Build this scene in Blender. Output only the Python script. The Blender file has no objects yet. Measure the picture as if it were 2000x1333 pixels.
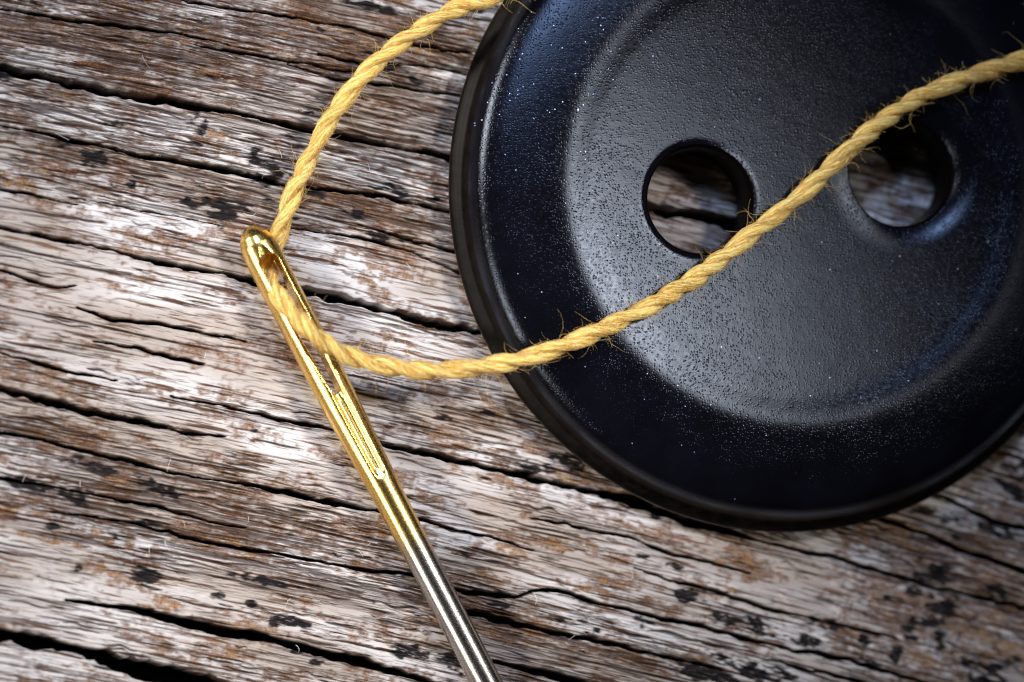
import bpy, bmesh, math, random
import numpy as np
from mathutils import Vector, Matrix
from mathutils.geometry import delaunay_2d_cdt

# ------------------------------------------------------------------ camera, world, lamps
# everything below is written in millimetres and scaled to metres when a mesh is made
MM = 0.001
PX = 66.0                                   # photo pixels per millimetre at the aim point
W, H = 2000.0, 1333.0
D = 150.0                                   # working distance of the macro lens
AIM = np.array([0.0, 0.0, 1.0])
BACK = np.array([-math.tan(math.radians(12.0)), -math.tan(math.radians(4.5)), 1.0])
BACK /= np.linalg.norm(BACK)
CAM = AIM + D * BACK
LENS = 36.0 * D * PX / W

sc = bpy.context.scene
cam_d = bpy.data.cameras.new('camera')
cam = bpy.data.objects.new('camera', cam_d)
sc.collection.objects.link(cam)
cam.location = Vector(CAM) * MM
_r = Vector((0, 1, 0)).cross(Vector(BACK)).normalized()
_u = Vector(BACK).cross(_r).normalized()
rot = Matrix((_r, _u, Vector(BACK))).transposed().to_quaternion()
cam.rotation_mode = 'QUATERNION'
cam.rotation_quaternion = rot
cam_d.lens = LENS
cam_d.sensor_width = 36.0
cam_d.clip_start = 0.005
cam_d.clip_end = 5.0
cam_d.dof.use_dof = True
cam_d.dof.focus_distance = (D - 0.35) * MM
cam_d.dof.aperture_fstop = 33.0
sc.camera = cam
R3 = np.array(rot.to_matrix())
RIGHT, UP = R3[:, 0], R3[:, 1]

world = bpy.data.worlds.new('World')
sc.world = world
world.use_nodes = True
bg = world.node_tree.nodes['Background']
bg.inputs['Color'].default_value = (0.85, 0.92, 1.0, 1)
bg.inputs['Strength'].default_value = 0.004


def lamp(name, ax, ay, dist, sx, sy, power, col, aim=(0, 0, 0), spread=180):
    """area lamp seen from the aim point ax degrees towards +x and ay degrees towards +y of the vertical"""
    d = Vector((math.tan(math.radians(ax)), math.tan(math.radians(ay)), 1)).normalized()
    L = bpy.data.lights.new(name, 'AREA')
    L.shape = 'RECTANGLE'
    L.size, L.size_y = sx * MM, sy * MM
    L.energy = power
    L.color = col
    L.spread = math.radians(spread)
    o = bpy.data.objects.new(name, L)
    o.location = (Vector(aim) + d * dist) * MM
    o.rotation_mode = 'QUATERNION'
    o.rotation_quaternion = d.to_track_quat('Z', 'Y')
    sc.collection.objects.link(o)
    return o


lamp('key_softbox', 29, 16, 85, 21, 21, 0.00128, (1.0, 0.98, 0.965), aim=(-5.4, -0.6, 0), spread=12.5)
lamp('left_softbox', -62, 36, 80, 44, 10, 0.0018, (1.0, 0.96, 0.92), aim=(-4, -1.5, 0), spread=15)
lamp('added_needle_fill', -58, -38, 70, 56, 24, 0.0027, (1.0, 0.965, 0.92), aim=(-5, -1.5, 0), spread=28)  # added lamp with no known source, brightens the gold needle
lamp('top_softbox', -10, 30, 150, 56, 36, 0.0034, (0.46, 0.63, 1.0), aim=(-1.5, 8, 0), spread=14)

sc.view_settings.view_transform = 'Standard'
sc.view_settings.look = 'None'
sc.view_settings.exposure = 0.0
sc.view_settings.gamma = 1.0
sc.view_settings.use_curve_mapping = False
sc.cycles.use_denoising = True
sc.cycles.filter_width = 1.15
sc.cycles.max_bounces = 8
sc.cycles.sample_clamp_indirect = 6.0


# ------------------------------------------------------------------ helpers
def at(px, py, z=0.0):
    """point (mm) at height z seen at photo pixel px, py"""
    d = -BACK * D + RIGHT * ((px - W / 2) / PX) + UP * ((H / 2 - py) / PX)
    t = (z - CAM[2]) / d[2]
    return CAM + d * t


def mesh_from(name, verts, faces, smooth=True):
    me = bpy.data.meshes.new(name)
    v = np.asarray(verts, dtype=np.float64) * MM
    me.from_pydata([tuple(p) for p in v], [], [tuple(int(i) for i in f) for f in faces])
    me.update()
    if smooth:
        me.polygons.foreach_set('use_smooth', np.ones(len(me.polygons), dtype=bool))
    return me


def quad_mesh(name, V, quads, smooth=True):
    """fast mesh from an (n,3) array in mm and an (m,4) array of quads"""
    me = bpy.data.meshes.new(name)
    n, m = len(V), len(quads)
    me.vertices.add(n)
    me.vertices.foreach_set('co', (V * MM).astype(np.float32).ravel())
    me.loops.add(m * 4)
    me.loops.foreach_set('vertex_index', quads.astype(np.int32).ravel())
    me.polygons.add(m)
    me.polygons.foreach_set('loop_start', np.arange(0, m * 4, 4, dtype=np.int32))
    me.polygons.foreach_set('use_smooth', np.full(m, smooth, dtype=bool))
    me.update(calc_edges=True)
    me.validate()
    return me


def attr(me, name, arr):
    arr = np.asarray(arr, dtype=np.float32)
    if arr.ndim == 1:
        a = me.attributes.new(name, 'FLOAT', 'POINT')
        a.data.foreach_set('value', arr)
    else:
        a = me.attributes.new(name, 'FLOAT_VECTOR', 'POINT')
        a.data.foreach_set('vector', arr.ravel())


def link(name, me, mat, parent=None):
    o = bpy.data.objects.new(name, me)
    sc.collection.objects.link(o)
    if mat:
        me.materials.append(mat)
    if parent:
        o.parent = parent
        o.matrix_parent_inverse = parent.matrix_world.inverted()
    return o


def empty(name, label, cat, loc):
    o = bpy.data.objects.new(name, None)
    o.location = Vector(loc) * MM
    o.empty_display_size = 0.002
    sc.collection.objects.link(o)
    bpy.context.view_layer.update()
    o['label'] = label
    o['category'] = cat
    return o


class NT:
    """tiny node-tree writer"""
    def __init__(self, name):
        self.m = bpy.data.materials.new(name)
        self.m.use_nodes = True
        self.t = self.m.node_tree
        self.n = self.t.nodes
        self.bsdf = self.n['Principled BSDF']
        self.out = self.n['Material Output']

    def put(self, sock, v):
        if isinstance(v, bpy.types.NodeSocket):
            self.t.links.new(v, sock)
        elif v is not None:
            sock.default_value = v

    def attr(self, name, vec=False):
        n = self.n.new('ShaderNodeAttribute')
        n.attribute_name = name
        return n.outputs['Vector' if vec else 'Fac']

    def obj(self):
        return self.n.new('ShaderNodeTexCoord').outputs['Object']

    def mapping(self, v, scale, loc=(0, 0, 0)):
        n = self.n.new('ShaderNodeMapping')
        self.put(n.inputs['Vector'], v)
        n.inputs['Scale'].default_value = scale
        n.inputs['Location'].default_value = loc
        return n.outputs[0]

    def noise(self, v, scale, detail=3, rough=0.55, col=False, dist=0.0):
        n = self.n.new('ShaderNodeTexNoise')
        self.put(n.inputs['Vector'], v)
        n.inputs['Scale'].default_value = scale
        n.inputs['Detail'].default_value = detail
        n.inputs['Roughness'].default_value = rough
        n.inputs['Distortion'].default_value = dist
        return n.outputs['Color' if col else 'Fac']

    def vor(self, v, scale, feature='F1', out='Distance', rnd=1.0):
        n = self.n.new('ShaderNodeTexVoronoi')
        n.feature = feature
        self.put(n.inputs['Vector'], v)
        n.inputs['Scale'].default_value = scale
        n.inputs['Randomness'].default_value = rnd
        return n.outputs[out]

    def math(self, op, a, b=None, c=None, clamp=False):
        n = self.n.new('ShaderNodeMath')
        n.operation = op
        n.use_clamp = clamp
        for i, x in enumerate((a, b, c)):
            if x is not None:
                self.put(n.inputs[i], x)
        return n.outputs[0]

    def ramp(self, f, lo, hi, a=0.0, b=1.0):
        n = self.n.new('ShaderNodeMapRange')
        n.interpolation_type = 'SMOOTHSTEP'
        self.put(n.inputs['Value'], f)
        n.inputs['From Min'].default_value = lo
        n.inputs['From Max'].default_value = hi
        n.inputs['To Min'].default_value = a
        n.inputs['To Max'].default_value = b
        return n.outputs['Result']

    def mix(self, f, a, b, mode='MIX'):
        n = self.n.new('ShaderNodeMix')
        n.data_type = 'RGBA'
        n.blend_type = mode
        self.put(n.inputs[0], f)
        for s, x in ((n.inputs[6], a), (n.inputs[7], b)):
            self.put(s, x if isinstance(x, bpy.types.NodeSocket) else (*x, 1.0))
        return n.outputs[2]

    def bump(self, h, dist, strength=1.0, normal=None):
        n = self.n.new('ShaderNodeBump')
        self.put(n.inputs['Height'], h)
        n.inputs['Distance'].default_value = dist
        n.inputs['Strength'].default_value = strength
        if normal is not None:
            self.put(n.inputs['Normal'], normal)
        return n.outputs[0]

    def set(self, **kw):
        for k, v in kw.items():
            s = self.bsdf.inputs[k.replace('_', ' ')]
            if isinstance(v, tuple) and len(v) == 3:
                v = (*v, 1.0)
            self.put(s, v)


def smooth(a, b, x):
    t = np.clip((x - a) / (b - a), 0, 1)
    return t * t * (3 - 2 * t)


# ------------------------------------------------------------------ weathered wood
rng = np.random.default_rng(7)
TH = math.radians(-12.3)
CU, SU = math.cos(TH), math.sin(TH)
CURV = 0.00135


def to_ug(x, y):
    u = x * CU + y * SU
    v = -x * SU + y * CU
    return u, v + CURV * u * u


def px_ug(px, py, z=0.0):
    p = at(px, py, z)
    return to_ug(p[0], p[1])


def axis(lo, hi, step, far, growth=1.09):
    a = list(np.arange(lo, hi, step))
    s = step
    while a[-1] < far:
        s *= growth
        a.append(a[-1] + s)
    s = step
    b = []
    c = a[0]
    while c > -far:
        s *= growth
        c -= s
        b.append(c)
    return np.array(b[::-1] + a)


DU, DG = 0.074, 0.0185
Ua = axis(-18.2, 18.2, DU, 44)
Ga = axis(-14.2, 14.2, DG, 40)
NU, NG = len(Ua), len(Ga)
FU = np.fft.fftfreq(NU)[:, None]
FG = np.fft.rfftfreq(NG)[None, :]


def field(lu, lg):
    """gaussian random field, unit variance, correlation lengths in mm"""
    w = rng.standard_normal((NU, NG))
    f = np.fft.rfft2(w) * np.exp(-2 * (math.pi ** 2) * ((FU * lu / DU) ** 2 + (FG * lg / DG) ** 2))
    r = np.fft.irfft2(f, s=(NU, NG))
    return (r - r.mean()) / r.std()


def blob(mask, px, py, rx, ry, amp=1.0, soft=1.0):
    """soft ellipse with radii in photo pixels, long axis along the grain"""
    u0, g0 = px_ug(px, py)
    a, b = rx / PX, ry / PX
    i0, i1 = np.searchsorted(Ua, [u0 - 2.4 * a, u0 + 2.4 * a])
    j0, j1 = np.searchsorted(Ga, [g0 - 2.4 * b, g0 + 2.4 * b])
    if i1 <= i0 or j1 <= j0:
        return
    q = ((Ua[i0:i1, None] - u0) / a) ** 2 + ((Ga[None, j0:j1] - g0) / b) ** 2
    mask[i0:i1, j0:j1] = np.maximum(mask[i0:i1, j0:j1], amp * np.exp(-q * soft))


# regions: smooth pale wood against densely checked wood
density = np.full((NU, NG), 0.55)
dens = np.zeros((NU, NG)); pale = np.zeros((NU, NG))
for b in [(250, 60, 420, 120), (700, 200, 300, 190), (120, 230, 260, 70), (300, 1000, 420, 90), (700, 400, 240, 50),
          (750, 1150, 260, 70), (1150, 1250, 260, 60), (450, 360, 260, 60), (60, 850, 130, 50)]:
    blob(dens, *b)
for b in [(230, 600, 330, 110), (420, 740, 300, 60), (260, 1160, 330, 50), (560, 870, 260, 45), (900, 970, 170, 70),
          (330, 500, 200, 40), (1500, 1150, 330, 110), (1100, 1150, 140, 40), (1850, 1250, 200, 80), (780, 680, 130, 40), (760, 560, 200, 60)]:
    blob(pale, *b)
density = np.clip(0.50 + 0.60 * dens - 0.44 * pale, 0.08, 1)

Z = 0.10 * field(7, 2.2) + 0.013 * field(3, 0.5) + 0.005 * field(1.6, 0.16) + 0.005 * field(0.9, 0.06) + 0.004 * field(0.25, 0.03)
fib = field(1.3, 0.035)
Z += 0.004 * fib * (0.35 + density)
# flaked layers broken off along the grain
n1 = 1.35 * field(2.4, 0.42) + 0.18 * field(0.35, 0.10) + 0.07 * field(0.1, 0.05)
s = n1 * 1.5
fr = s - np.floor(s)
terr = np.floor(s) + smooth(0.0, 0.10, fr)
Z += 0.055 * terr * smooth(0.15, 0.8, pale) + 0.006 * terr * (1 - smooth(0.15, 0.8, pale))

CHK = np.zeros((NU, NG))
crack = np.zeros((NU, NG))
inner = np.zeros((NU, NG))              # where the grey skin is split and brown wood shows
# fine checks
NCH = 30000
cu = rng.uniform(-18, 18, NCH); cg = rng.uniform(-14, 14, NCH)
ln = np.clip(rng.lognormal(0.15, 0.65, NCH), 0.3, 7.0)
wd = np.clip(rng.lognormal(-4.05, 0.36, NCH), 0.012, 0.042)
keep = rng.uniform(0, 1, NCH)
ph = rng.uniform(0, 6.28, NCH); am = rng.normal(0, 0.02, NCH); sl = rng.normal(0, 0.012, NCH)
for k in range(NCH):
    i = np.searchsorted(Ua, cu[k]); j = min(np.searchsorted(Ga, cg[k]), NG - 1)
    if i >= NU or keep[k] > density[i, j] * 1.05:
        continue
    L = ln[k]; w = wd[k] * (0.75 + 0.5 * density[i, j])
    i0, i1 = np.searchsorted(Ua, [cu[k] - L / 2, cu[k] + L / 2])
    if i1 - i0 < 3:
        continue
    t = (Ua[i0:i1] - cu[k]) / (L / 2)
    c = cg[k] + am[k] * np.sin(t * 4 + ph[k]) + sl[k] * t * L
    hw = w * np.sqrt(np.clip(1 - t * t, 0, 1))
    j0, j1 = np.searchsorted(Ga, [c.min() - 0.12, c.max() + 0.12])
    q = np.abs(Ga[None, j0:j1] - c[:, None]) / np.maximum(hw[:, None], 1e-4)
    p = np.exp(-(q * 0.95) ** 4)
    CHK[i0:i1, j0:j1] = np.maximum(CHK[i0:i1, j0:j1], 4.0 * hw[:, None] * p)
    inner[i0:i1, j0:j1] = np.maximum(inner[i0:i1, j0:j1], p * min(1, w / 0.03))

Z -= CHK
# the long open splits, traced: (px, py, width in px)
CR = [
    [(-250, 75, 12), (-80, 108, 14), (0, 128, 17), (60, 145, 20), (150, 163, 23), (230, 178, 19), (300, 191, 18), (370, 203, 14), (450, 218, 8), (520, 232, 8),
     (600, 250, 9), (680, 268, 12), (760, 284, 12), (830, 297, 13), (880, 307, 15), (1060, 350, 18), (1266, 404, 24), (1340, 420, 26), (1400, 433, 26), (1650, 495, 20), (1850, 545, 12), (2100, 610, 10)],
    [(-250, 385, 8), (0, 441, 9), (100, 464, 12), (200, 486, 12), (300, 509, 13), (400, 530, 14), (490, 546, 17), (600, 571, 14), (700, 592, 15),
     (800, 616, 16), (930, 647, 18), (1200, 715, 14), (1500, 790, 10), (1800, 880, 8), (2000, 940, 10)],
    [(-250, 700, 14), (0, 757, 20), (80, 776, 21), (160, 796, 21), (240, 815, 17), (320, 832, 11), (380, 845, 8), (440, 852, 4)],
    [(335, 774, 3), (430, 790, 6), (500, 806, 8), (560, 820, 9), (640, 838, 10), (690, 851, 11), (760, 869, 12), (830, 885, 12), (900, 901, 12), (980, 919, 12),
     (1050, 936, 14), (1130, 956, 16), (1200, 972, 18), (1260, 987, 20), (1340, 1012, 18), (1450, 1045, 10), (1500, 1060, 4)],
    [(-150, 815, 4), (0, 845, 5), (80, 859, 7), (170, 880, 6), (260, 904, 6), (350, 925, 7), (450, 944, 8), (540, 957, 8), (620, 975, 10), (700, 991, 10), (740, 1000, 9), (830, 1016, 5), (908, 1042, 4), (1000, 1060, 5), (1045, 1080, 3)],
    [(-100, 920, 4), (60, 945, 5), (180, 968, 5), (300, 990, 5), (420, 1022, 4), (480, 1030, 3)],
    [(100, 1000, 3), (260, 1020, 5), (390, 1055, 6), (470, 1072, 5), (600, 1092, 6), (718, 1114, 6), (804, 1123, 6), (850, 1135, 4)],
    [(130, 1172, 4), (200, 1182, 9), (270, 1190, 11), (330, 1204, 14), (420, 1225, 13), (500, 1241, 13), (580, 1262, 12), (680, 1286, 13), (760, 1309, 11), (850, 1333, 11), (1000, 1375, 10), (1200, 1430, 8)],
    [(-250, 1180, 18), (-80, 1216, 22), (0, 1236, 25), (80, 1251, 29), (160, 1270, 27), (240, 1290, 25), (320, 1310, 27), (400, 1330, 29), (480, 1350, 28), (700, 1400, 20)],
    [(-60, 8, 4), (60, 27, 5), (150, 42, 7), (240, 51, 6), (360, 66, 5), (450, 84, 3)],
    [(380, 88, 3), (450, 100, 5), (555, 119, 6), (600, 126, 5), (690, 142, 3)],
    [(300, -10, 4), (430, 14, 5), (560, 32, 4), (700, 58, 5), (806, 86, 6), (925, 106, 6), (1000, 120, 6)],
    [(620, 105, 4), (730, 127, 6), (820, 130, 4), (907, 145, 6), (1000, 166, 5)],
    [(560, 128, 3), (655, 155, 5), (780, 170, 5), (907, 188, 6), (1000, 210, 6)],
    [(-120, 225, 4), (60, 256, 6), (135, 273, 9), (225, 290, 8), (330, 311, 9), (465, 339, 9), (525, 356, 9), (590, 362, 8), (734, 386, 9), (824, 403, 9), (880, 413, 9), (1000, 440, 6)],
    [(120, 385, 3), (230, 402, 5), (340, 420, 4), (430, 440, 3)],
    [(545, 442, 3), (700, 462, 5), (800, 492, 5), (892, 531, 7), (960, 552, 5)],
    [(700, 440, 3), (790, 467, 6), (886, 491, 8), (1000, 520, 6)],
    [(870, 1144, 4), (889, 1151, 8), (956, 1161, 10), (1013, 1168, 8), (1028, 1160, 6), (1048, 1152, 7), (1085, 1154, 8), (1150, 1174, 8), (1250, 1196, 9), (1371, 1222, 10), (1466, 1251, 9), (1537, 1266, 9), (1632, 1285, 10), (1718, 1309, 8), (1850, 1345, 5)],
    [(880, 1186, 5), (904, 1194, 10), (980, 1212, 12), (1050, 1229, 13), (1110, 1240, 12), (1200, 1258, 10), (1300, 1282, 8), (1380, 1300, 6), (1450, 1318, 4)],
    [(1040, 1012, 3), (1150, 1034, 5), (1230, 1050, 5), (1300, 1080, 6), (1419, 1108, 6), (1470, 1120, 3)],
    [(1240, 1110, 3), (1328, 1138, 5), (1419, 1161, 8), (1499, 1188, 9), (1566, 1204, 9), (1680, 1228, 9), (1760, 1250, 5)],
    [(1490, 1058, 3), (1528, 1066, 7), (1632, 1089, 8), (1704, 1112, 9), (1765, 1132, 9), (1846, 1151, 9), (1917, 1166, 8), (2050, 1200, 8)],
    [(1700, 1004, 3), (1727, 1013, 7), (1822, 1048, 10), (1894, 1082, 11), (1974, 1108, 10), (2100, 1140, 9)],
    [(960, 1290, 5), (1030, 1306, 10), (1110, 1330, 12), (1200, 1355, 12)],
    [(1760, 945, 3), (1850, 970, 8), (1940, 1010, 10), (2050, 1040, 10)],
    [(0, 690, 3), (90, 715, 6), (160, 730, 5), (230, 745, 3)],
    [(-20, 365, 4), (60, 380, 7), (110, 392, 5), (150, 398, 3)],
    [(-10, 530, 5), (50, 545, 8), (110, 562, 7), (150, 556, 3)],
    [(150, 600, 3), (220, 622, 6), (310, 627, 7), (400, 650, 6), (480, 668, 4)],
    [(180, 668, 3), (260, 680, 6), (330, 700, 7), (400, 712, 4)],
    [(1500, 1290, 3), (1620, 1318, 8), (1750, 1350, 8)],
]


def rough1(n, step, seed):
    r = np.random.default_rng(seed)
    t = np.zeros(n)
    for sc_, a in ((3.0, 0.8), (1.0, 0.7), (0.35, 0.6), (0.18, 0.4)):
        m = int(n * step / sc_) + 4
        t += a * np.interp(np.arange(n) * step / sc_, np.arange(m), r.standard_normal(m))
    return t


for ci, pts in enumerate(CR):
    q = np.array([(*px_ug(a, b), w / PX) for a, b, w in pts])
    q = q[np.argsort(q[:, 0])]
    i0, i1 = np.searchsorted(Ua, [q[0, 0], q[-1, 0]])
    if i1 - i0 < 4:
        continue
    uu = Ua[i0:i1]
    n = i1 - i0
    c = np.interp(uu, q[:, 0], q[:, 1])
    wv = np.interp(uu, q[:, 0], q[:, 2])
    ker = np.exp(-np.linspace(-2, 2, 9) ** 2); ker /= ker.sum()
    c = np.convolve(np.pad(c, 4, mode='edge'), ker, 'valid')
    c += 0.022 * rough1(n, DU, 100 + ci)
    up = c + 0.5 * wv * np.clip(1 + 0.36 * rough1(n, DU, 300 + ci), 0.25, 2)
    lo = c - 0.5 * wv * np.clip(1 + 0.36 * rough1(n, DU, 500 + ci), 0.25, 2)
    j0, j1 = np.searchsorted(Ga, [lo.min() - 0.5, up.max() + 0.5])
    g = Ga[None, j0:j1]
    mid, half = (up + lo)[:, None] / 2, np.maximum((up - lo)[:, None] / 2, 0.004)
    x = np.abs(g - mid) / half
    depth = np.clip(9.0 * wv, 0.25, 2.6)[:, None]
    prof = 1 - smooth(0.70, 1.15, x)
    # edges weathered round and sagging a little into the split
    sag = np.exp(-np.clip(np.abs(g - mid) - half, 0, None) / 0.06)
    Z[i0:i1, j0:j1] += -depth * prof - 0.03 * sag * np.clip(wv / 0.2, 0.2, 1.2)[:, None] * (1 - prof)
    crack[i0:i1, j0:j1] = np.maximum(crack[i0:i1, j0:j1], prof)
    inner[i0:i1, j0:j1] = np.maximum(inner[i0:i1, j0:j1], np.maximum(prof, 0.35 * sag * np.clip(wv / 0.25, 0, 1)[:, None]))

# keep the wood under the button and needle from poking into them
Z = np.where(Z > 0.0, 0.24 * np.tanh(Z / 0.24), Z)

# dark mould spots, traced
black = np.zeros((NU, NG))
for b in [(9, 141, 18, 16), (222, 249, 20, 14), (381, 222, 14, 14), (396, 249, 10, 16), (384, 282, 22, 12), (180, 309, 26, 18), (114, 285, 24, 16), (258, 360, 9, 8),
          (498, 312, 15, 22), (540, 330, 32, 20), (520, 350, 40, 14), (414, 393, 40, 10), (375, 397, 24, 12), (433, 416, 26, 22), (472, 402, 24, 9), (428, 437, 14, 10),
          (766, 130, 28, 18), (800, 152, 30, 12), (608, 378, 28, 12), (676, 414, 44, 14), (763, 371, 40, 12), (579, 428, 14, 9), (842, 389, 18, 9), (736, 466, 24, 11), (787, 475, 14, 8),
          (180, 909, 60, 17), (62, 947, 44, 14), (152, 971, 36, 22), (304, 952, 66, 16), (294, 1023, 28, 8), (228, 1051, 20, 9), (104, 1028, 12, 7), (152, 1111, 10, 8), (285, 1123, 32, 16),
          (503, 1132, 54, 10), (570, 1213, 34, 9), (532, 1220, 12, 8), (494, 1180, 12, 7), (498, 842, 16, 12), (579, 1270, 16, 7), (617, 1294, 14, 10), (688, 1289, 22, 12), (427, 1160, 14, 8),
          (870, 809, 22, 13), (861, 819, 16, 8), (757, 838, 7, 6), (804, 1274, 40, 18), (885, 1303, 52, 26), (970, 1184, 28, 9), (908, 1084, 9, 5), (1037, 918, 32, 12),
          (1050, 911, 38, 10), (1110, 904, 30, 16), (1090, 890, 40, 10), (1279, 1012, 18, 10), (952, 810, 18, 8), (1350, 1165, 30, 16), (1420, 1215, 40, 14), (1480, 1222, 36, 18), (1100, 1209, 14, 9), (1262, 1217, 30, 13), (1165, 1228, 10, 8),
          (1827, 1123, 38, 34), (1800, 1100, 30, 14), (1860, 1194, 26, 20), (1836, 1009, 64, 14), (1874, 1061, 24, 14), (1585, 1208, 26, 10), (1632, 1222, 28, 14), (1556, 1250, 56, 14), (1775, 1232, 16, 14),
          (1917, 1312, 30, 26), (1362, 1317, 50, 20), (1490, 1312, 60, 20), (1420, 1325, 40, 12), (1751, 1275, 16, 18), (1732, 1170, 10, 8), (1690, 1250, 16, 10), (1984, 923, 44, 30), (1965, 1170, 30, 16), (1820, 1215, 40, 20), (1850, 1185, 50, 26), (1835, 1240, 24, 30), (1845, 1262, 26, 16), (1925, 1310, 46, 34), (1960, 1168, 50, 22), (1780, 1238, 18, 20), (1985, 1290, 24, 14), (1790, 1160, 20, 12), (1700, 1300, 40, 12), (1950, 1030, 44, 16), (1990, 960, 40, 20), (1420, 1290, 30, 12),
          (620, 60, 16, 6), (585, 163, 5, 4), (1340, 1010, 60, 14), (1420, 1030, 50, 12), (905, 20, 60, 14), (720, 12, 60, 8), (1265, 1090, 20, 10), (1320, 1105, 18, 8), (1185, 1042, 14, 8), (925, 1155, 26, 7)]:
    blob(black, *b, amp=1.25)
rag = 0.55 * field(0.16, 0.06) + 0.5 * field(0.06, 0.03) + 0.35 * field(0.4, 0.12)
black = smooth(0.38, 0.80, 0.80 * black + 0.48 * rag * smooth(0.05, 0.5, black))
specks = smooth(2.75, 3.2, field(0.05, 0.045)) * smooth(0.2, 1.2, field(1.5, 0.8))
black = np.maximum(black, 0.8 * specks)

# brown and ochre staining
brown = np.zeros((NU, NG)); ochre = np.zeros((NU, NG))
for b in [(120, 50, 320, 90), (520, 50, 300, 60), (1850, 1210, 280, 150, 1.2), (216, 105, 50, 18), (183, 90, 30, 12), (300, 90, 120, 30), (100, 180, 60, 20), (255, 249, 50, 20), (387, 216, 20, 15), (135, 294, 60, 18), (96, 324, 60, 20),
          (144, 424, 60, 18), (328, 463, 50, 16), (250, 460, 60, 14), (118, 462, 90, 12), (584, 1009, 60, 12), (684, 1028, 40, 10), (214, 1113, 110, 18), (123, 1203, 30, 10),
          (323, 1170, 40, 16), (1110, 937, 40, 10), (1027, 994, 14, 50), (975, 1050, 40, 18), (1061, 1057, 60, 20), (1300, 1060, 80, 20), (1500, 1110, 120, 20), (1750, 1060, 160, 40),
          (1950, 1080, 120, 60), (1700, 1200, 180, 50), (1900, 1250, 220, 90), (1880, 1150, 200, 60), (1720, 1290, 160, 40), (1950, 1000, 140, 70), (700, 100, 200, 60), (860, 60, 100, 30), (650, 620, 60, 20), (560, 700, 40, 18), (650, 860, 60, 14), (690, 900, 120, 14),
          (40, 30, 100, 40), (330, 20, 160, 30), (840, 360, 60, 20), (540, 600, 30, 10), (330, 670, 80, 10), (90, 600, 90, 12)]:
    blob(brown, *b)
for b in [(435, 270, 34, 26), (66, 592, 60, 12), (40, 466, 30, 8), (71, 1051, 90, 24), (170, 1040, 70, 14), (214, 1113, 80, 14), (20, 290, 60, 20), (330, 1175, 50, 14), (584, 1009, 50, 9), (1110, 937, 34, 8),
          (1000, 1075, 60, 10), (1100, 1060, 60, 20), (1280, 1072, 40, 10), (1350, 1080, 50, 12), (1420, 1105, 40, 10), (1750, 1010, 120, 20), (1960, 980, 80, 40), (1950, 1250, 90, 60), (1830, 1290, 80, 30), (780, 1130, 60, 8),
          (1600, 1070, 90, 16), (560, 640, 40, 20), (1040, 1240, 24, 24), (540, 1160, 60, 12), (650, 1240, 60, 10), (20, 350, 70, 14)]:
    blob(ochre, *b)
mot = 0.75 * field(0.55, 0.16) + 0.55 * field(0.14, 0.055) + 0.35 * field(0.05, 0.028) + 0.35 * field(2.0, 0.7)
tick = 0.8 * field(0.035, 0.09) + 0.5 * field(0.02, 0.02)
mot = mot + 0.35 * tick
brown = smooth(-0.02, 1.30, 0.95 * mot + 1.25 * brown + 0.30 * density - 0.25 * smooth(.2, .8, pale))
ochre = smooth(0.75, 1.9, 0.8 * mot + 1.6 * ochre - 0.25)
streak = smooth(-0.4, 1.6, fib + 0.6 * field(0.5, 0.02)) * (0.55 + 0.85 * density)

UU, GG = np.meshgrid(Ua, Ga, indexing='ij')
wob = 0.06 * field(4, 2)
VV = GG - CURV * UU * UU
X = UU * CU - VV * SU
Y = UU * SU + VV * CU
V = np.stack([X, Y, Z], -1).reshape(-1, 3)
idx = np.arange(NU * NG).reshape(NU, NG)
quads = np.stack([idx[:-1, :-1], idx[1:, :-1], idx[1:, 1:], idx[:-1, 1:]], -1).reshape(-1, 4)
wood_me = quad_mesh('weathered_wood', V, quads)
attr(wood_me, 'grain', np.stack([UU, GG, Z], -1).reshape(-1, 3))
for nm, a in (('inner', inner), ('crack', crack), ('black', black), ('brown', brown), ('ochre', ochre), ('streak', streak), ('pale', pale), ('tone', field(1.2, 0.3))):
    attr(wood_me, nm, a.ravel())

m = NT('weathered_wood')
gr = m.attr('grain', True)
fine = m.noise(m.mapping(gr, (0.55, 8, 1)), 1.0, 4, 0.62)
fine2 = m.noise(m.mapping(gr, (3.2, 13, 1), (7, 3, 0)), 1.0, 4, 0.65)
cell = m.noise(m.mapping(gr, (15, 7, 1), (1, 9, 0)), 1.0, 3, 0.7)
base = m.mix(m.ramp(m.attr('tone'), -1.6, 1.6), (0.43, 0.358, 0.305), (0.68, 0.635, 0.605))
base = m.mix(m.ramp(fine, 0.36, 0.46), (0.175, 0.094, 0.056), base)
base = m.mix(m.math('MULTIPLY', m.attr('streak'), m.ramp(fine, 0.475, 0.42)), base, (0.075, 0.034, 0.020))
br = m.math('MULTIPLY', m.attr('brown'), m.ramp(fine2, 0.30, 0.60, 0.25, 1.0))
base = m.mix(m.math('MULTIPLY', br, 0.88), base, m.mix(m.ramp(cell, 0.35, 0.65), (0.075, 0.029, 0.013), (0.24, 0.115, 0.052)))
oc = m.math('MULTIPLY', m.attr('ochre'), m.ramp(fine2, 0.35, 0.62, 0.2, 1.0))
base = m.mix(m.math('MULTIPLY', oc, 0.8), base, m.mix(m.ramp(cell, 0.3, 0.7), (0.20, 0.085, 0.022), (0.42, 0.24, 0.10)))
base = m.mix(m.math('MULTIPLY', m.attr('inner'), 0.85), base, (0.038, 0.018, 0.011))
base = m.mix(m.ramp(m.attr('crack'), 0.3, 0.8), base, (0.012, 0.0075, 0.0055))  # split interiors painted near black, their shade put into the colour
bl = m.math('MULTIPLY', m.attr('black'), m.ramp(fine2, 0.28, 0.48, 0.55, 1.0))
base = m.mix(bl, base, (0.011, 0.008, 0.008))
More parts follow.
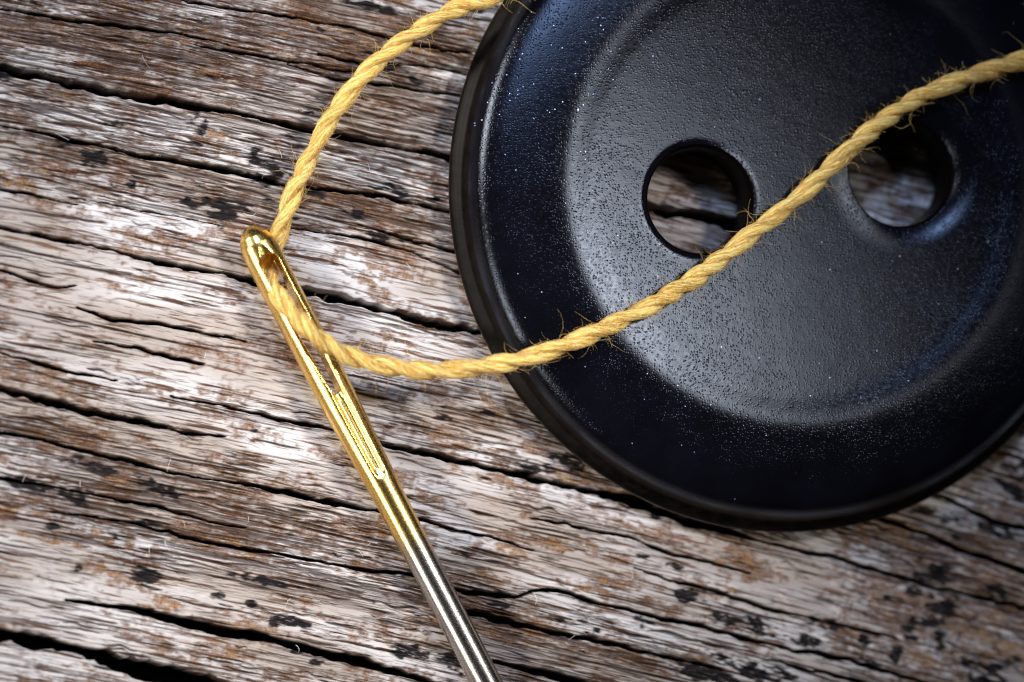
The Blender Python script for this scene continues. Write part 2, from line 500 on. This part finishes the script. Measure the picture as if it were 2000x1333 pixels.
hgt = m.math('ADD', m.math('MULTIPLY', fine, 1.0), m.math('MULTIPLY', fine2, 0.6))
m.set(Base_Color=base, Roughness=m.ramp(fine2, 0.3, 0.7, 0.62, 0.85), Specular_IOR_Level=0.2,
      Normal=m.bump(hgt, 0.000016, 1.0))
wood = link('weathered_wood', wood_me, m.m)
wood['kind'] = 'structure'
wood['label'] = 'weathered grey and brown wooden board with long dark splits'


def wood_z(x, y):
    u, g = to_ug(x, y)
    i = min(max(np.searchsorted(Ua, u), 0), NU - 1)
    j = min(max(np.searchsorted(Ga, g), 0), NG - 1)
    return float(Z[max(i - 4, 0):i + 5, max(j - 10, 0):j + 11].max())


# ------------------------------------------------------------------ button
BC = at(1530, 376, 0.9)
BX, BY = BC[0], BC[1]
zz = [wood_z(BX + 8.6 * math.cos(a), BY + 8.6 * math.sin(a)) for a in np.linspace(0, 6.28, 90)]
B0 = float(np.percentile(zz, 92)) - 0.12          # underside height
PROF = [(6.00, 2.280), (6.28, 2.314), (6.52, 2.356), (6.74, 2.394), (6.93, 2.417), (7.12, 2.424), (7.36, 2.410), (7.68, 2.374), (8.10, 2.318), (8.50, 2.252), (8.85, 2.180),
        (9.16, 2.09), (9.40, 1.98), (9.57, 1.84), (9.68, 1.66), (9.75, 1.45), (9.81, 1.24), (9.90, 1.06), (10.08, 0.92), (10.20, 0.76), (10.18, 0.54),
        (10.04, 0.33), (9.78, 0.18), (9.3, 0.10), (8.6, 0.06)]
DISH_R = 6.00


def catmull(P, n):
    P = np.asarray(P, float)
    Q = np.vstack([2 * P[0] - P[1], P, 2 * P[-1] - P[-2]])
    out = []
    for i in range(1, len(Q) - 2):
        t = np.linspace(0, 1, n, endpoint=False)[:, None]
        p0, p1, p2, p3 = Q[i - 1], Q[i], Q[i + 1], Q[i + 2]
        out.append(0.5 * (2 * p1 + (p2 - p0) * t + (2 * p0 - 5 * p1 + 4 * p2 - p3) * t ** 2 + (3 * p1 - p0 - 3 * p2 + p3) * t ** 3))
    out.append(Q[-2][None])
    return np.vstack(out)


def lathe(name, prof, cx, cy, z0, n=256):
    k = len(prof)
    a = np.linspace(0, 2 * math.pi, n, endpoint=False)
    r, z = prof[:, 0], prof[:, 1]
    P = np.stack([cx + r[None] * np.cos(a)[:, None], cy + r[None] * np.sin(a)[:, None], np.broadcast_to(z0 + z[None], (n, k))], -1).reshape(-1, 3)
    I = np.arange(n * k).reshape(n, k)
    J = np.roll(I, -1, 0)
    q = np.stack([I[:, :-1], I[:, 1:], J[:, 1:], J[:, :-1]], -1).reshape(-1, 4)
    return quad_mesh(name, P, q)


def dish_z(r):
    return 1.985 + 0.295 * (np.asarray(r) / DISH_R) ** 2


# holes, where the photograph shows them at the height of the dish
h1 = at(1366, 391, B0 + 1.9)
h2 = at(1759, 339, B0 + 1.9)
HR = 1.66
HZS = (2.03, 1.95)              # heights of the two hole lips
holes = [(h1[0] - BX, h1[1] - BY), (h2[0] - BX, h2[1] - BY)]


def top_z(x, y):
    z = dish_z(np.hypot(x, y))
    for (hx, hy), lip, hz in zip(holes, (0.22, 0.85), HZS):
        t = np.clip((np.hypot(x - hx, y - hy) - HR) / lip, 0, 1)
        w = (1 - t) ** 2.6
        z = z * (1 - w) + hz * w
    return z


SEG = 256
pts, edges = [], []


def ring(cx, cy, r, n, con=True):
    i0 = len(pts)
    for a in np.linspace(0, 2 * math.pi, n, endpoint=False):
        pts.append((cx + r * math.cos(a), cy + r * math.sin(a)))
    if con:
        edges.extend([(i0 + k, i0 + (k + 1) % n) for k in range(n)])


ring(0, 0, DISH_R, SEG)
ring(0, 0, DISH_R - 0.05, SEG, False)
for hx, hy in holes:
    for k, dr in enumerate((0.0, 0.03, 0.06, 0.1, 0.15, 0.2, 0.27, 0.35)):
        ring(hx, hy, HR + dr, 144, k == 0)
step = 0.085
row = 0
y = -DISH_R
while y < DISH_R:
    x = -DISH_R + (row % 2) * step / 2
    while x < DISH_R:
        if math.hypot(x, y) < DISH_R - 0.09 and all(math.hypot(x - a, y - b) > HR + 0.40 for a, b in holes):
            pts.append((x, y))
        x += step
    y += step * 0.866
    row += 1
vv, ee, ff, _, _, _ = delaunay_2d_cdt([Vector(p) for p in pts], edges, [], 0, 1e-5)
P2 = np.array([(p[0], p[1]) for p in vv])
tri = []
for f in ff:
    c = P2[list(f)].mean(0)
    if math.hypot(*c) < DISH_R and all(math.hypot(c[0] - a, c[1] - b) > HR - 0.002 for a, b in holes):
        tri.append(f)
button = empty('button', 'large glossy black two-hole sewing button with tiny pores and blue glitter, lying on the wood', 'button', (BX, BY, B0))
Pz = top_z(P2[:, 0], P2[:, 1])
dish_me = mesh_from('dish', np.c_[P2[:, 0] + BX, P2[:, 1] + BY, Pz + B0], tri)

m = NT('black_button')
tc = m.mapping(m.obj(), (1000, 1000, 0))
warp = m.n.new('ShaderNodeVectorMath'); warp.operation = 'MULTIPLY_ADD'
m.put(warp.inputs[0], m.noise(tc, 0.9, 2, 0.5, col=True)); warp.inputs[1].default_value = (0.5, 0.5, 0.0); m.put(warp.inputs[2], tc)
wv = warp.outputs[0]
big = m.noise(tc, 0.55, 3, 0.6)
pore = m.ramp(m.vor(wv, 13.0, rnd=0.6), 0.0, 0.50)
deep = m.ramp(m.vor(wv, 5.2, rnd=1.0), 0.06, 0.20)
leather = m.noise(wv, 9.0, 3, 0.6)
hgt = m.math('ADD', m.math('MULTIPLY', pore, m.ramp(big, 0.35, 0.65, 0.6, 1.0)), m.math('MULTIPLY', deep, 0.0))
hgt = m.math('ADD', hgt, m.math('MULTIPLY', leather, m.ramp(big, 0.4, 0.7, 0.15, 0.5)))
nrm = m.bump(hgt, 0.0000058, 1.0)
fc = m.vor(tc, 13.0, out='Color')
fd = m.vor(tc, 13.0)
sep = m.n.new('ShaderNodeSeparateColor'); m.put(sep.inputs[0], fc)
gp = at(1075, 170, B0 + 2.3)
vd = m.n.new('ShaderNodeVectorMath'); vd.operation = 'DISTANCE'
m.put(vd.inputs[0], tc); vd.inputs[1].default_value = (gp[0], gp[1], 0)
patch = m.math('ADD', m.ramp(m.noise(tc, 0.28, 2, 0.5), 0.45, 0.72, 0.0, 0.012),
               m.math('MULTIPLY', m.ramp(vd.outputs['Value'], 0.3, 3.4, 0.16, 0.0), m.ramp(m.noise(tc, 1.3, 2, 0.5), 0.45, 0.62)))
fl = m.math('MULTIPLY', m.math('GREATER_THAN', sep.outputs[0], m.math('SUBTRACT', 0.998, patch)), m.math('LESS_THAN', fd, 0.23))
def polished(m, diff, tint, rough, normal, ior=1.5):
    """dark resin: diffuse body under a dielectric gloss with short tails"""
    df = m.n.new('ShaderNodeBsdfDiffuse'); m.put(df.inputs['Color'], diff); m.put(df.inputs['Normal'], normal)
    gl = m.n.new('ShaderNodeBsdfAnisotropic'); gl.distribution = 'BECKMANN'
    gl.inputs['Color'].default_value = (*tint, 1); m.put(gl.inputs['Roughness'], rough); m.put(gl.inputs['Normal'], normal)
    fr_ = m.n.new('ShaderNodeFresnel'); fr_.inputs['IOR'].default_value = ior; m.put(fr_.inputs['Normal'], normal)
    mx_ = m.n.new('ShaderNodeMixShader')
    m.put(mx_.inputs[0], fr_.outputs[0]); m.put(mx_.inputs[1], df.outputs[0]); m.put(mx_.inputs[2], gl.outputs[0])
    return mx_.outputs[0]


glossy = polished(m, m.mix(m.ramp(big, 0.3, 0.7), (0.0025, 0.0025, 0.004), (0.004, 0.004, 0.007)), (0.74, 0.83, 1.0), m.ramp(leather, 0.3, 0.7, 0.28, 0.34), nrm, 1.36)
flk = m.n.new('ShaderNodeBsdfPrincipled')
m.put(flk.inputs['Base Color'], m.mix(sep.outputs[1], (0.25, 0.45, 0.95), (0.75, 0.85, 0.95)))
flk.inputs['Metallic'].default_value = 0.6
flk.inputs['Roughness'].default_value = 0.5
mx = m.n.new('ShaderNodeMixShader')
m.put(mx.inputs[0], m.math('MULTIPLY', fl, 0.9)); m.put(mx.inputs[1], glossy); m.put(mx.inputs[2], flk.outputs[0])
m.put(m.out.inputs['Surface'], mx.outputs[0])
m_button = m.m

m = NT('button_edge')
tc = m.mapping(m.obj(), (1000, 1000, 1000))
n1_ = m.noise(tc, 3.0, 4, 0.6)
sh = polished(m, m.mix(m.ramp(n1_, 0.35, 0.7), (0.002, 0.0018, 0.0016), (0.007, 0.005, 0.004)), (1.0, 0.93, 0.88), 0.45, m.bump(m.noise(tc, 9, 3, 0.6), 0.00001, 0.8), 1.17)
m.put(m.out.inputs['Surface'], sh)
m_edge = m.m
m = NT('hole_black')
m.put(m.out.inputs['Surface'], polished(m, (0.0022, 0.0016, 0.0014, 1), (1.0, 0.9, 0.85), 0.45, m.bump(m.noise(m.mapping(m.obj(), (1000, 1000, 1000)), 9, 3, 0.6), 0.000008, 0.8), 1.06))
m_hole = m.m

link('dish', dish_me, m_button, button)
prof = catmull(PROF, 8)
cut = int(np.argmax((prof[:, 0] > 9.6) & (prof[:, 1] < 1.4)))
link('rim', lathe('rim', prof[:cut + 1], BX, BY, B0, SEG), m_button, button)
link('edge', lathe('edge', prof[cut:], BX, BY, B0, SEG), m_edge, button)
for (hx, hy), HZ in zip(holes, HZS):
    wall = catmull([(HR, HZ), (HR - 0.04, HZ - 0.04), (HR - 0.07, HZ - 0.12), (HR - 0.09, HZ - 0.26), (HR - 0.10, HZ - 0.6), (HR - 0.11, 0.7), (HR - 0.10, 0.35), (HR - 0.03, 0.17)], 6)
    link('hole_wall', lathe('hole_wall', wall[::-1], BX + hx, BY + hy, B0, 144), m_hole, button)
# underside
pts, edges = [], []
ring(0, 0, 8.6, SEG)
for hx, hy in holes:
    ring(hx, hy, HR - 0.03, 144)
vv, ee, ff, _, _, _ = delaunay_2d_cdt([Vector(p) for p in pts], edges, [], 0, 1e-5)
P2 = np.array([(p[0], p[1]) for p in vv])
tri = [tuple(reversed(f)) for f in ff if all(math.hypot(P2[list(f)].mean(0)[0] - a, P2[list(f)].mean(0)[1] - b) > HR - 0.04 for a, b in holes)]
hb = np.full(len(P2), 0.06)
for hx, hy in holes:
    hb[np.hypot(P2[:, 0] - hx, P2[:, 1] - hy) < HR + 0.05] = 0.17
link('back', mesh_from('back', np.c_[P2[:, 0] + BX, P2[:, 1] + BY, hb + B0], tri), m_edge, button)

# ------------------------------------------------------------------ needle
ZH, ZS = 1.02, 0.62                          # height of the axis at the eye and further down the shaft
pa = at(484, 443, ZH)
pb = at(950, 1333, ZS)
ax_dir = Vector(pb - pa).normalized()
needle_len = 40.0
side = Vector((0, 0, 1)).cross(ax_dir).normalized()
upv = ax_dir.cross(side).normalized()
NM = Matrix((ax_dir, side, upv)).transposed()
needle = empty('needle', 'thick blunt sewing needle with a gold plated eye and a bare steel shaft', 'needle', pa)


def n_world(P):
    P = np.asarray(P)
    return np.asarray(pa) + P @ np.array(NM).T


XC = [(0.0, 0.0), (0.02, 0.10), (0.08, 0.22), (0.18, 0.33), (0.32, 0.44), (0.55, 0.52), (0.9, 0.558), (2.0, 0.565), (4.5, 0.57), (6.0, 0.555), (7.5, 0.505), (9.0, 0.462),
      (10.5, 0.448), (14, 0.445), (24, 0.44), (32, 0.36), (37, 0.24), (39.2, 0.16), (39.8, 0.10), (40.0, 0.0)]
xs_, rs_ = np.array(XC).T


def rad(x):
    return np.interp(x, xs_, rs_)


def loft(xs, n, hscale=None):
    a = np.linspace(0, 2 * math.pi, n, endpoint=False)
    r = rad(xs)
    hs = np.ones_like(xs) if hscale is None else hscale(xs)
    P = np.stack([np.broadcast_to(xs[:, None], (len(xs), n)), r[:, None] * np.cos(a)[None], (r * hs)[:, None] * np.sin(a)[None]], -1)
    k = len(xs)
    I = np.arange(k * n).reshape(k, n)
    J = np.roll(I, -1, 1)
    q = np.stack([I[:-1], I[1:], J[1:], J[:-1]], -1).reshape(-1, 4)
    return P.reshape(-1, 3), q


def hsc(x):
    return 0.90 + 0.10 * smooth(6.0, 9.0, x)


def tmp(name, P, faces):
    me = bpy.data.meshes.new(name)
    me.from_pydata([tuple(p) for p in P], [], [tuple(int(i) for i in f) for f in faces])
    bm = bmesh.new(); bm.from_mesh(me)
    bmesh.ops.remove_doubles(bm, verts=bm.verts, dist=1e-6)
    bmesh.ops.recalc_face_normals(bm, faces=bm.faces)
    bm.to_mesh(me); bm.free()
    o = bpy.data.objects.new(name, me)
    sc.collection.objects.link(o)
    return o


xs = np.concatenate([np.linspace(0.0, 0.6, 22), np.linspace(0.65, 11.6, 150)])
xs[0] = 0.002
P, q = loft(xs, 96, hsc)
k = len(xs)
fcs = [tuple(f) for f in q] + [tuple(range(96))[::-1], tuple(range((k - 1) * 96, k * 96))]
body = tmp('tmp_body', P, fcs)


def slot(x0, x1, w0, w1, zlo, zhi, bot=1.0):
    """vertical prism with an outline rounded at both ends"""
    out = []
    for a in np.linspace(math.pi / 2, 1.5 * math.pi, 17):
        out.append((x0 + w0 + w0 * math.cos(a), w0 * math.sin(a)))
    for a in np.linspace(-math.pi / 2, math.pi / 2, 17):
        out.append((x1 - w1 + w1 * math.cos(a), w1 * math.sin(a)))
    n = len(out)
    P = [(x, y, zlo) for x, y in out] + [(x, y, zhi) for x, y in out]
    f = [tuple(range(n))[::-1], tuple(range(n, 2 * n))] + [(i, (i + 1) % n, n + (i + 1) % n, n + i) for i in range(n)]
    return P, f


def ellipsoid(c, r, nu=40, nv=20):
    P = []
    for j in range(1, nv):
        t = math.pi * j / nv
        for i in range(nu):
            a = 2 * math.pi * i / nu
            P.append((c[0] + r[0] * math.cos(t), c[1] + r[1] * math.sin(t) * math.cos(a), c[2] + r[2] * math.sin(t) * math.sin(a)))
    P += [(c[0] + r[0], c[1], c[2]), (c[0] - r[0], c[1], c[2])]
    m_ = nv - 1
    f = [(j * nu + i, j * nu + (i + 1) % nu, (j + 1) * nu + (i + 1) % nu, (j + 1) * nu + i) for j in range(m_ - 1) for i in range(nu)]
    f += [(len(P) - 2, (i + 1) % nu, i) for i in range(nu)] + [(len(P) - 1, (m_ - 1) * nu + i, (m_ - 1) * nu + (i + 1) % nu) for i in range(nu)]
    return P, f


cutters = []
Pq, fq = slot(0.95, 5.55, 0.31, 0.14, -1, 1)
cutters.append(tmp('tmp_cut', Pq, fq))
for sgn in (1, -1):
    cutters.append(tmp('tmp_cut', *ellipsoid((3.15, 0, sgn * 0.56), (2.75, 0.375, 0.22))))
for c_ in cutters:
    md = body.modifiers.new('b', 'BOOLEAN'); md.operation = 'DIFFERENCE'; md.object = c_; md.solver = 'EXACT'
rm = body.modifiers.new('r', 'REMESH'); rm.mode = 'VOXEL'; rm.voxel_size = 0.013
smd = body.modifiers.new('s', 'SMOOTH'); smd.factor = 0.5; smd.iterations = 22
bpy.context.view_layer.update()
dg = bpy.context.evaluated_depsgraph_get()
em = bpy.data.meshes.new_from_object(body.evaluated_get(dg))
for o in [body] + cutters:
    bpy.data.objects.remove(o, do_unlink=True)
XJ = 10.4
bm = bmesh.new(); bm.from_mesh(em)
bmesh.ops.bisect_plane(bm, geom=bm.verts[:] + bm.edges[:] + bm.faces[:], plane_co=(XJ, 0, 0), plane_no=(1, 0, 0), clear_outer=True)
loc = np.array([v.co[:] for v in bm.verts])
gx, gy, gz = loc.T
gw = smooth(5.05, 5.75, gx) * (1 - smooth(7.95, 8.45, gx)) * np.exp(-(gy / (0.155 - 0.02 * smooth(5.5, 8.4, gx))) ** 4)
loc[:, 2] = gz - np.sign(gz) * 0.13 * gw * smooth(0.12, 0.3, np.abs(gz))      # the stamped groove below the eye
wp = n_world(loc) * MM
for v, p in zip(bm.verts, wp):
    v.co = p
for f in bm.faces:
    f.smooth = True
eye_me = bpy.data.meshes.new('eye')
bm.to_mesh(eye_me); bm.free()
attr(eye_me, 'along', loc)

xs = np.concatenate([np.linspace(XJ, 30, 80), np.linspace(30.2, 39.0, 60), np.linspace(39.05, 39.999, 20)])
P, q = loft(xs, 96)
P[:96] *= (1, 0.999, 0.999)
shaft_me = quad_mesh('shaft', n_world(P), q)
attr(shaft_me, 'along', P)

m = NT('plated_needle')
al = m.attr('along', True)
sx = m.n.new('ShaderNodeSeparateXYZ'); m.put(sx.inputs[0], al)
pos = m.math('ADD', sx.outputs[0], m.math('MULTIPLY', m.noise(al, 2.5, 3, 0.6), 0.25))
gold = m.ramp(pos, 9.8, 11.4, 1.0, 0.0)
scr = m.noise(m.mapping(al, (0.8, 16, 16)), 1.0, 3, 0.6)
pit = m.noise(al, 26.0, 3, 0.7)
steel = m.mix(m.ramp(scr, 0.3, 0.7), (0.40, 0.36, 0.32), (0.56, 0.52, 0.48))
gcol = m.mix(m.ramp(scr, 0.3, 0.7), (0.95, 0.585, 0.145), (1.0, 0.70, 0.24))
m.set(Base_Color=m.mix(gold, steel, gcol), Metallic=1.0, Roughness=m.ramp(pit, 0.3, 0.7, 0.20, 0.30),
      Normal=m.bump(m.math('ADD', m.math('MULTIPLY', pit, 0.7), m.math('MULTIPLY', scr, 0.5)), 0.0000022, 1.0))
m_needle = m.m
e_ = link('eye', eye_me, m_needle, needle); e_['label'] = 'gold plated grooved eye end'
s_ = link('shaft', shaft_me, m_needle, needle); s_['label'] = 'bare silvery steel shaft'

# ------------------------------------------------------------------ thread
rz = B0 + 2.42 + 0.30        # resting on the button rim
TH_PTS = [(1250, -190, B0 + 2.9), (1130, -110, 2.8), (1040, -45, 2.6), (960, -6, 2.3), (890, 18, 2.1), (840, 45, 1.95), (780, 86, 1.7), (722, 135, 1.5), (677, 188, 1.35), (640, 242, 1.2), (609, 300, 1.05), (584, 352, 0.9),
          (563, 405, 0.7), (549, 445, 0.5), (538, 480, 0.36), (527, 508, 0.36), (523, 530, 0.55), (532, 555, 0.95), (547, 582, 1.35), (574, 614, 1.68), (606, 648, 1.84), (650, 680, 1.80), (700, 702, 1.75), (765, 717, 1.85), (840, 724, 2.1), (920, 719, 2.3), (1000, 706, 2.55), (1060, 690, rz - 0.05),
          (1130, 664, rz), (1200, 632, rz - 0.02), (1265, 600, rz - 0.06), (1330, 562, rz - 0.12), (1400, 512, rz - 0.2), (1450, 472, rz - 0.25), (1510, 425, rz - 0.3), (1570, 377, rz - 0.32), (1630, 320, rz - 0.3), (1690, 265, rz - 0.25), (1740, 226, rz - 0.2), (1790, 193, rz - 0.12), (1850, 166, rz - 0.05),
          (1920, 142, rz), (2000, 117, rz), (2100, 85, rz), (2220, 40, rz - 0.3), (2330, -20, 2.6), (2430, -90, 1.2), (2500, -150, 0.45), (2620, -230, 0.4)]
raw = catmull([at(*p) for p in TH_PTS], 24)
seg = np.linalg.norm(np.diff(raw, axis=0), axis=1)
S = np.r_[0, np.cumsum(seg)]
TSTEP = 0.035
NS = int(S[-1] / TSTEP)
sv = np.linspace(0, S[-1], NS)
C = np.stack([np.interp(sv, S, raw[:, k]) for k in range(3)], 1)
for _ in range(3):
    C[1:-1] = 0.25 * C[:-2] + 0.5 * C[1:-1] + 0.25 * C[2:]
T = np.gradient(C, axis=0); T /= np.linalg.norm(T, axis=1)[:, None]
N1 = np.zeros_like(C)
nrm0 = np.cross(T[0], (0, 0, 1)); N1[0] = nrm0 / np.linalg.norm(nrm0)
for i in range(1, NS):
    v = N1[i - 1] - T[i] * np.dot(N1[i - 1], T[i])
    N1[i] = v / np.linalg.norm(v)
N2 = np.cross(T, N1)
PITCH = 2.15
r1 = np.random.default_rng(21)


def sm1(n, scale, seed):
    r = np.random.default_rng(seed)
    mm = int(n * TSTEP / scale) + 4
    return np.interp(np.arange(n) * TSTEP / scale, np.arange(mm), r.standard_normal(mm))


phase = 2 * math.pi * sv / PITCH + 0.9 * sm1(NS, 2.5, 5) + 0.25 * sm1(NS, 0.9, 6)
thread = empty('thread', 'yellow two-ply sewing thread running through the needle eye and across the button', 'thread', C[0])
NA = 20
ang = np.linspace(0, 2 * math.pi, NA, endpoint=False)


def ply_frame(k):
    th = phase + k * math.pi
    o = np.cos(th)[:, None] * N1 + np.sin(th)[:, None] * N2
    p = -np.sin(th)[:, None] * N1 + np.cos(th)[:, None] * N2
    rr = 0.163 * (1 + 0.07 * sm1(NS, 0.9, 40 + k) + 0.02 * sm1(NS, 0.3, 50 + k))
    c = C + o * 0.106
    return c, o, p, rr


m = NT('yellow_thread')
fb = m.attr('fibre', True)
f1 = m.noise(m.mapping(fb, (0.55, 1, 1)), 9.0, 4, 0.65)
f2 = m.noise(m.mapping(fb, (0.25, 1, 1)), 22.0, 3, 0.6)
tone = m.noise(fb, 0.5, 2, 0.5)
col = m.mix(m.ramp(f1, 0.3, 0.7), (1.0, 0.60, 0.085), (1.0, 0.83, 0.31))
col = m.mix(m.ramp(tone, 0.3, 0.7, 0.0, 0.35), col, (0.88, 0.66, 0.26))
m.set(Base_Color=col, Roughness=0.62, Specular_IOR_Level=0.35, Sheen_Weight=0.5, Subsurface_Weight=0.15, Subsurface_Scale=0.00012,
      Normal=m.bump(m.math('ADD', f1, m.math('MULTIPLY', f2, 0.7)), 0.000028, 1.0))
m.put(m.bsdf.inputs['Subsurface Radius'], (1.0, 0.55, 0.15))
m.put(m.bsdf.inputs['Sheen Tint'], (1.0, 0.85, 0.5, 1))
m_thread = m.m
m = NT('thread_fibre')
m.set(Base_Color=m.mix(m.ramp(m.noise(m.obj(), 9000, 2, 0.5), 0.35, 0.65), (0.90, 0.52, 0.07), (1.0, 0.84, 0.42)), Roughness=0.5, Specular_IOR_Level=0.5, Transmission_Weight=0.0)
tr = m.n.new('ShaderNodeBsdfTranslucent'); tr.inputs[0].default_value = (0.92, 0.74, 0.34, 1)
mx = m.n.new('ShaderNodeMixShader'); mx.inputs[0].default_value = 0.5
m.put(mx.inputs[1], m.bsdf.outputs[0]); m.put(mx.inputs[2], tr.outputs[0]); m.put(m.out.inputs['Surface'], mx.outputs[0])
m_fibre = m.m

frames = []
for k in (0, 1):
    c, o, p, rr = ply_frame(k)
    frames.append((c, o, p, rr))
    # slightly flattened against the other ply, with fibre bundles standing out
    tw = -2 * math.pi * sv / 3.4
    loc_a = ang[None] + tw[:, None]
    bund = 0.035 * np.cos(5 * loc_a + k) + 0.025 * np.cos(8 * loc_a + 2 + 0.4 * sm1(NS, 1.2, 60 + k)[:, None]) + 0.02 * np.cos(13 * loc_a + 0.6 * sm1(NS, .8, 61 + k)[:, None])
    R_ = rr[:, None] * (1 + bund)
    inner_flat = 1 - 0.12 * np.clip(-np.cos(ang), 0, 1)[None]
    P = c[:, None] + (R_ * inner_flat * np.cos(ang)[None])[..., None] * o[:, None] + (1.08 * R_ * np.sin(ang)[None])[..., None] * p[:, None]
    I = np.arange(NS * NA).reshape(NS, NA); J = np.roll(I, -1, 1)
    q = np.stack([I[:-1], J[:-1], J[1:], I[1:]], -1).reshape(-1, 4)
    me = quad_mesh('strand', P.reshape(-1, 3), q)
    fc_ = np.stack([np.broadcast_to(sv[:, None] + 50 * k, (NS, NA)), np.cos(loc_a) * 0.55, np.sin(loc_a) * 0.55], -1)
    attr(me, 'fibre', fc_.reshape(-1, 3))
    link('strand', me, m_thread, thread)


def tubes(name, paths, radii, mat, parent, sides=3):
    Vs, Qs, off = [], [], 0
    a = np.linspace(0, 2 * math.pi, sides, endpoint=False)
    for path, r in zip(paths, radii):
        path = np.asarray(path); n = len(path)
        t = np.gradient(path, axis=0); t /= np.maximum(np.linalg.norm(t, axis=1)[:, None], 1e-9)
        ref = np.array([0.31, 0.52, 0.79])
        e1 = np.cross(t, ref); e1 /= np.maximum(np.linalg.norm(e1, axis=1)[:, None], 1e-9)
        e2 = np.cross(t, e1)
        rr = r * (1 - 0.6 * np.linspace(0, 1, n) ** 3)
        P = path[:, None] + rr[:, None, None] * (np.cos(a)[None, :, None] * e1[:, None] + np.sin(a)[None, :, None] * e2[:, None])
        I = off + np.arange(n * sides).reshape(n, sides); J = np.roll(I, -1, 1)
        Vs.append(P.reshape(-1, 3)); Qs.append(np.stack([I[:-1], J[:-1], J[1:], I[1:]], -1).reshape(-1, 4))
        off += n * sides
    me = quad_mesh(name, np.vstack(Vs), np.vstack(Qs))
    o = link(name, me, mat, parent)
    o['kind'] = 'stuff'
    return o


# single fibres lying on the plies
paths, radii = [], []
for k in (0, 1):
    c, o, p, rr = frames[k]
    for _ in range(1500):
        L = r1.uniform(0.5, 2.2)
        i0 = r1.integers(0, NS - 80); n = max(int(L / TSTEP), 8)
        ii = np.clip(np.arange(i0, i0 + n, 2), 0, NS - 1)
        a0 = r1.uniform(0, 6.28)
        a = a0 + r1.normal(-1.7, 0.5) * (sv[ii] - sv[i0]) + 0.15 * np.sin(np.linspace(0, r1.uniform(2, 9), len(ii)))
        lift = rr[ii] * (1.0 + r1.uniform(-0.01, 0.05)) + 0.02 * np.abs(np.sin(np.linspace(0, r1.uniform(1, 5), len(ii)))) * r1.uniform(0, 1)
        paths.append(c[ii] + (lift * np.cos(a))[:, None] * o[ii] + (1.08 * lift * np.sin(a))[:, None] * p[ii])
        radii.append(r1.uniform(0.005, 0.011))
tubes('surface_fibres', paths, radii, m_fibre, thread)
# fuzz standing off the thread
paths, radii = [], []
for _ in range(4200):
    k = r1.integers(0, 2)
    c, o, p, rr = frames[k]
    i0 = int(r1.integers(40, NS - 40))
    a = r1.uniform(0, 6.28)
    out = math.cos(a) * o[i0] + math.sin(a) * p[i0]
    pos_ = c[i0] + out * rr[i0] * 0.92
    d = out * r1.uniform(0.10, 0.65) + T[i0] * r1.choice([-1, 1]) * r1.uniform(0.5, 1.3)
    d /= np.linalg.norm(d)
    curl = r1.normal(0, 1, 3); curl /= np.linalg.norm(curl)
    kap = r1.normal(0, 4.5)
    L = min(r1.exponential(0.24) + 0.08, 2.0)
    kap = float(np.clip(kap, -1.8 / L, 1.8 / L))
    n = max(int(L / 0.05), 5)
    st = L / n
    path = [pos_]
    for s_i in range(n):
        d = d + st * kap * np.cross(curl, d) + r1.normal(0, 0.13, 3)
        d /= np.linalg.norm(d)
        pos_ = pos_ + d * st
        path.append(pos_)
    paths.append(path)
    radii.append(r1.uniform(0.0030, 0.0065))
tubes('loose_fibres', paths, radii, m_fibre, thread)

# ------------------------------------------------------------------ lint scraps on the wood
m = NT('pale_lint')
m.set(Base_Color=(0.78, 0.74, 0.70), Roughness=0.55)
paths, radii = [], []
spots = [(125, 365), (470, 420), (555, 400), (480, 1020), (375, 1025), (330, 880), (320, 890), (60, 905), (45, 930), (55, 890), (560, 1160), (545, 1180), (575, 1245), (340, 1080), (270, 1085),
         (335, 1065), (165, 935), (20, 900), (380, 708), (360, 700), (735, 330), (745, 355), (560, 310), (285, 105), (40, 110), (130, 275), (470, 130), (710, 1070), (720, 1050), (600, 215), (790, 520), (1020, 800), (1120, 1240), (1048, 1145), (1220, 1140), (1450, 1240)]
for (x0, y0) in spots:
    for _ in range(1):
        p0 = at(x0 + r1.normal(0, 10), y0 + r1.normal(0, 10), 0.05)
        a = r1.uniform(0, 6.28); kap = r1.normal(0, 2.5)
        L = r1.uniform(0.15, 0.55); n = 8
        path = []
        for s_i in range(n):
            z = wood_z(p0[0], p0[1]) + 0.02 + 0.03 * math.sin(s_i / n * 3.1)
            path.append((p0[0], p0[1], z))
            a += kap * L / n
            p0 = p0 + np.array([math.cos(a), math.sin(a), 0]) * L / n
        paths.append(path); radii.append(r1.uniform(0.004, 0.008))
lint = tubes('lint', paths, radii, m.m, None)
lint['label'] = 'short pale lint fibres scattered over the wood'
lint['category'] = 'lint'
